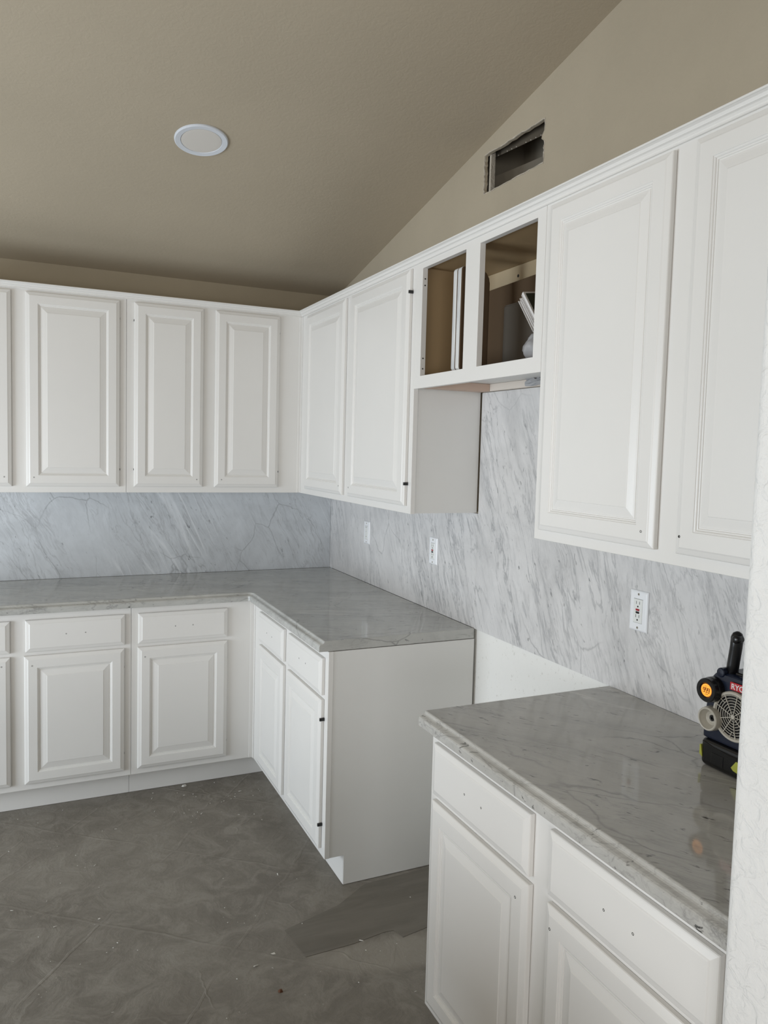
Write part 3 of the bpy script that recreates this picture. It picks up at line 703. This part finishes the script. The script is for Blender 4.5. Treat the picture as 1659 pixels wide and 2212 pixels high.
# ---------------------------------------------------------------- jobsite radio on the near counter
def radio():
    Z0 = CT+.0005; xf, xb = -.200, -.085; sL, sR = 2.877, 3.060; sm = 2.965
    t = thing('jobsite_radio', (-.14, -sm, Z0), 'navy and black jobsite radio with an amber gauge on the near counter', 'radio')
    def rbox(nm, x0, x1, s0, s1, z0, z1, m_, bv, parent=t, sg=4):
        mb = MB(); mb.box((x0, -s0, z0), (x1, -s1, z1)); return build(nm, mb, m_, parent, bevel=bv, segs=sg)
    base_ = rbox('battery_base', xf-.002, xb+.002, sL-.002, sR+.002, Z0, Z0+.062, M_BLK, .012)
    # body, a little narrower at the top
    mb = MB(); ring = []
    for z, i in ((Z0+.0625, .0), (Z0+.105, .001), (Z0+.165, .006), (Z0+.200, .012), (Z0+.212, .020), (Z0+.2165, .034)):
        ring.append([(xf+i*.35, -(sL+i), z), (xf+i*.35, -(sR-i), z), (xb-i*.3, -(sR-i), z), (xb-i*.3, -(sL+i), z)])
    mb.loops(ring); body = build('body', mb, M_BLUE, t, bevel=.007, segs=3)
    # trim ridges of the black base
    mb = MB(); mb.tube([(xf-.0025, -(sL+.006), Z0+.055), (xf-.0028, -(sL+.03), Z0+.050), (xf-.0028, -(sL+.08), Z0+.046), (xf-.0028, -(sR-.02), Z0+.047)], .0012, 6); build('ridge', mb, M_BLK, base_)
    mb = MB(); mb.box((xf-.0035, -(sL+.030), Z0+.013), (xf-.0015, -(sL+.062), Z0+.037)); build('latch_pad', mb, M_BLK, base_, bevel=.001)
    for s0, s1 in ((sL-.0030, sL+.005), ):
        mb = MB(); mb.prism([(xf-.0028, -(s1+.001), Z0+.018), (xf-.0028, -(s0+.001), Z0+.022), (xf-.0028, -(s0+.001), Z0+.044), (xf-.0028, -(s0+.004), Z0+.044)], (.016, 0, 0)); build('lime_accent', mb, M_LIME, base_)
    mb = MB(); mb.prism([(xf-.0032, -(2.966), Z0+.018), (xf-.0032, -(2.960), Z0+.023), (xf-.0032, -(2.972), Z0+.040), (xf-.0032, -(2.990), Z0+.040), (xf-.0032, -(2.990), Z0+.014)], (.002, 0, 0)); build('lime_accent', mb, M_LIME, base_)
    # gauge with the amber display
    AX = (-1, 0, 0)
    gs, gz = 2.9015, 1.0905; gx = xf
    mb = MB(); mb.lathe((gx, -gs, gz), AX, [(.0275, -.004), (.0275, .006), (.0270, .010), (.0262, .012), (.0262, .022), (.0245, .0245), (.0170, .0245), (.0145, .0215)], 40); ga = build('gauge', mb, M_BLK, t)
    mb = MB(); mb.lathe((gx, -gs, gz), AX, [(.0140, .0205), (.0140, .0222), (.001, .0224)], 40); dsp = build('display', mb, M_ORANGE, ga)
    x_ = gx-.0227
    mb = MB(); segs = {'a': ((0, 1), (1, 1)), 'f': ((0, .5), (0, 1)), 'b': ((1, .5), (1, 1)), 'g': ((0, .5), (1, .5)), 'c': ((1, 0), (1, .5)), 'd': ((0, 0), (1, 0))}
    for k in range(3):
        for a, b2 in segs.values():
            P_ = lambda q: (-(gs-.0085+k*.0063+q[0]*.0042+q[1]*.0008), gz-.0045+q[1]*.0095)
            p, q = P_(a), P_(b2); e = .00045
            mb.box((x_-.0002, min(p[0], q[0])-e, min(p[1], q[1])-e), (x_+.0001, max(p[0], q[0])+e, max(p[1], q[1])+e))
    mb.box((x_-.0002, -(gs-.002), gz-.0088), (x_+.0001, -(gs+.006), gz-.0080)); mb.box((x_-.0002, -(gs-.004), gz+.0085), (x_+.0001, -(gs+.001), gz+.0091))
    build('digits', mb, M_BLK, ga)
    # horn outlet
    hs, hz = 2.9035, 1.0265
    mb = MB(); mb.lathe((xf, -hs, hz), AX, [(.0270, -.004), (.0265, .010), (.0255, .017), (.0240, .0185), (.0215, .0180), (.0200, .014), (.0150, .004), (.0100, .0005), (.001, 0)], 40, True, False); ho = build('horn', mb, M_GREY, t, smooth=False)
    mb = MB()
    for k in range(6):
        a = math.pi*k/6; u = Vector((0, math.cos(a), math.sin(a)))*.007; w = Vector((0, -math.sin(a), math.cos(a)))*.0009; c_ = Vector((xf-.0022, -hs, hz))
        mb.prism([c_-u-w, c_+u-w, c_+u+w, c_-u+w], (-.001, 0, 0))
    build('slotted_star', mb, M_BLK, ho)
    # round speaker grille
    ss, sz, sr = 2.9600, 1.0480, .0535
    mb = MB(); mb.lathe((xf, -ss, sz), AX, [(sr, -.004), (sr, .004), (sr-.002, .0065), (sr-.0055, .0065), (sr-.007, .0045), (sr-.0072, .0008), (.001, .0006)], 56, True, False); sp = build('speaker_rim', mb, M_GREY, t)
    mb = MB(); mb.lathe((xf, -ss, sz), AX, [(sr-.0075, .0006), (sr-.0075, .0012), (.001, .0013)], 40); build('speaker_cone', mb, M_BLK, sp)
    for k in range(1, 8):
        rr = .0045+.0058*k
        mb = MB(); nseg = 40; rings = []
        for i in range(nseg):
            a = 2*math.pi*i/nseg; u = Vector((0, math.cos(a), math.sin(a))); c_ = Vector((xf-.0035, -ss, sz))
            rings.append([c_+u*(rr-.0006)+Vector((.0006, 0, 0)), c_+u*(rr+.0006)+Vector((.0006, 0, 0)), c_+u*(rr+.0006)-Vector((.0006, 0, 0)), c_+u*(rr-.0006)-Vector((.0006, 0, 0))])
        rings.append(rings[0]); mb.loops(rings, False, False); build('grille_ring', mb, M_GREY, sp)
    for k in range(9):
        a = 2*math.pi*k/9+.35; u = Vector((0, math.cos(a), math.sin(a))); w = Vector((0, -math.sin(a), math.cos(a)))*.0007; c_ = Vector((xf-.0046, -ss, sz))
        mb = MB(); mb.prism([c_+u*.004-w, c_+u*(sr-.006)-w, c_+u*(sr-.006)+w, c_+u*.004+w], (-.0014, 0, 0)); build('grille_spoke', mb, M_GREY, sp)
    for k in range(5):
        a0 = 2*math.pi*k/5+.9; pts = []
        for i in range(9):
            f = i/8*2-1; a = a0+f*.17; rad = sr-.007-.013*(1-f**4)
            pts.append((xf-.0052, -ss+rad*math.cos(a), sz+rad*math.sin(a)))
        mb = MB(); mb.tube(pts, .0008, 6); build('grille_loop', mb, M_GREY, sp)
    mb = MB(); mb.lathe((xf-.0060, -ss, sz), AX, [(.005, 0), (.0046, .0010), (.001, .0012)], 20); build('grille_hub', mb, M_GREY, sp)
    # red name label
    lz0, lz1, ls0 = 1.1030, 1.1200, 2.9440
    mb = MB(); mb.box((xf+.0015, -ls0, lz0), (xf-.0012, -(ls0+.050), lz1)); lb = build('label_plate', mb, M_LABEL, t, bevel=.001)
    f = bpy.data.curves.new('lettering', 'FONT'); f.body = 'RYOBI'; f.size = .0165; f.extrude = .0002; f.offset = .0003; f.space_character = 1.02
    f.materials.append(M_PAPER)
    fo = bpy.data.objects.new('lettering_curve', f); COL.objects.link(fo)
    me = bpy.data.meshes.new_from_object(fo.evaluated_get(bpy.context.evaluated_depsgraph_get())); bpy.data.objects.remove(fo)
    fo = bpy.data.objects.new('lettering', me); COL.objects.link(fo); fo.parent = lb
    fo.location = Vector((xf-.0014, -(ls0+.0035), lz0+.0027))-wloc(lb)
    fo.rotation_euler = (R(90), 0, R(-90))
    # top handle bar, hinge knob and rubber antenna
    mb = MB(); mb.lathe((xf+.010, -2.9130, 1.130), AX, [(.0105, -.020), (.0105, .004), (.009, .0062), (.001, .0068)], 28); build('hinge_knob', mb, M_BLUE, t)
    mb = MB(); mb.tube([(xf+.028, -2.921, 1.110), (xf+.028, -2.925, 1.150), (xf+.028, -2.9300, 1.190), (xf+.026, -2.9330, 1.212), (xf+.026, -2.9335, 1.220), (xf+.026, -2.9337, 1.2240)], [.0128, .0128, .0128, .0128, .0095, .003], 20); an = build('antenna', mb, M_BLK, t, smooth=True)
    mb = MB(); mb.lathe((xf+.014, -2.941, 1.209), AX, [(.0085, -.014), (.0085, .004), (.006, .0062), (.001, .0066)], 20); build('antenna_tip', mb, M_BLK, an, smooth=True)
    rbox('handle', xf+.022, xb-.030, 2.935, 3.035, Z0+.2105, Z0+.2215, M_BLK, .004)
radio()

# ---------------------------------------------------------------- litter on the floor
def chip(name, x, y, r, m_, label, cat, seed, flat=.35, group=None):
    rnd = random.Random(seed); n = 7; pts = []
    for i in range(n):
        a = 2*math.pi*i/n; q = r*rnd.uniform(.55, 1.15); pts.append((x+q*math.cos(a), y+q*.7*math.sin(a), .0004))
    mb = MB(); top = [(p[0]*.6+x*.4+rnd.uniform(-.1, .1)*r, p[1]*.6+y*.4, .0004+r*flat*rnd.uniform(.6, 1.2)) for p in pts]
    mb.loops([pts, top]); return tag(build(name, mb, m_, origin=(x, y, .0004)), label, cat, group)
chip('dry_leaf', -1.508, -.5038, .016, M_LEAF, 'curled brown dry leaf on the floor at the left', 'leaf', 1, .5)
chip('dry_leaf', -.8994, -2.0322, .011, M_LEAF, 'small brown leaf crumb on the floor in the foreground', 'leaf', 4, .6)
chip('plaster_chip', -.9146, -.5516, .013, M_DUST, 'white plaster chip on the floor near the back toe kick', 'debris', 2, .5, 'white chips on the floor')
chip('plaster_chip', -1.3547, -1.4682, .006, M_DUST, 'tiny white chip on the open floor at the left', 'debris', 3, .3, 'white chips on the floor')
chip('paint_drip', -.8699, -1.8611, .009, M_DUST, 'round dried paint drip on the floor in the foreground', 'debris', 8, .08, 'white chips on the floor')

# fine crumbs of plaster and thin-set scattered over the slab
rnd = random.Random(21); mb = MB()
for i in range(130):
    x = rnd.uniform(-1.75, -.05) if i % 3 else rnd.gauss(-.75, .25); y = rnd.uniform(-2.35, -.56) if i % 3 else rnd.gauss(-.75, .12)
    if x > -.56 and y > -1.62 or x > -.62 and y < -2.3 or y > -.55 or x > -.02: continue
    r = rnd.uniform(.0010, .0026); a = rnd.uniform(0, 6.28); el = rnd.choice((1, 1, 1, 3.2))
    u = Vector((math.cos(a), math.sin(a), 0))*r*el; v = Vector((-math.sin(a), math.cos(a), 0))*r*.8; c_ = Vector((x, y, .0022))
    mb.loops([[c_-u-v*.6, c_+u-v, c_+u*.8+v, c_-u+v*.7], [c_-u*.6+Vector((0, 0, r*.7)), c_+u*.5-v*.4+Vector((0, 0, r*.7)), c_+u*.5+v*.5+Vector((0, 0, r*.6)), c_-u*.5+v*.4+Vector((0, 0, r*.7))]])
o = tag(build('plaster_crumbs', mb, M_DUST, kind='stuff'), 'tiny pale plaster crumbs scattered over the concrete floor', 'debris')
mb = MB(); mb.tube([(.0125, -1.752, 2.452), (.006, -1.752, 2.452), (.002, -1.752-.002, 2.452+.004), (.0015, -1.752-.004, 2.452+.010)], .0009, 6)
tag(build('wall_nail', mb, M_BLACK), 'small bent dark nail in the beige wall below the duct hole', 'nail')
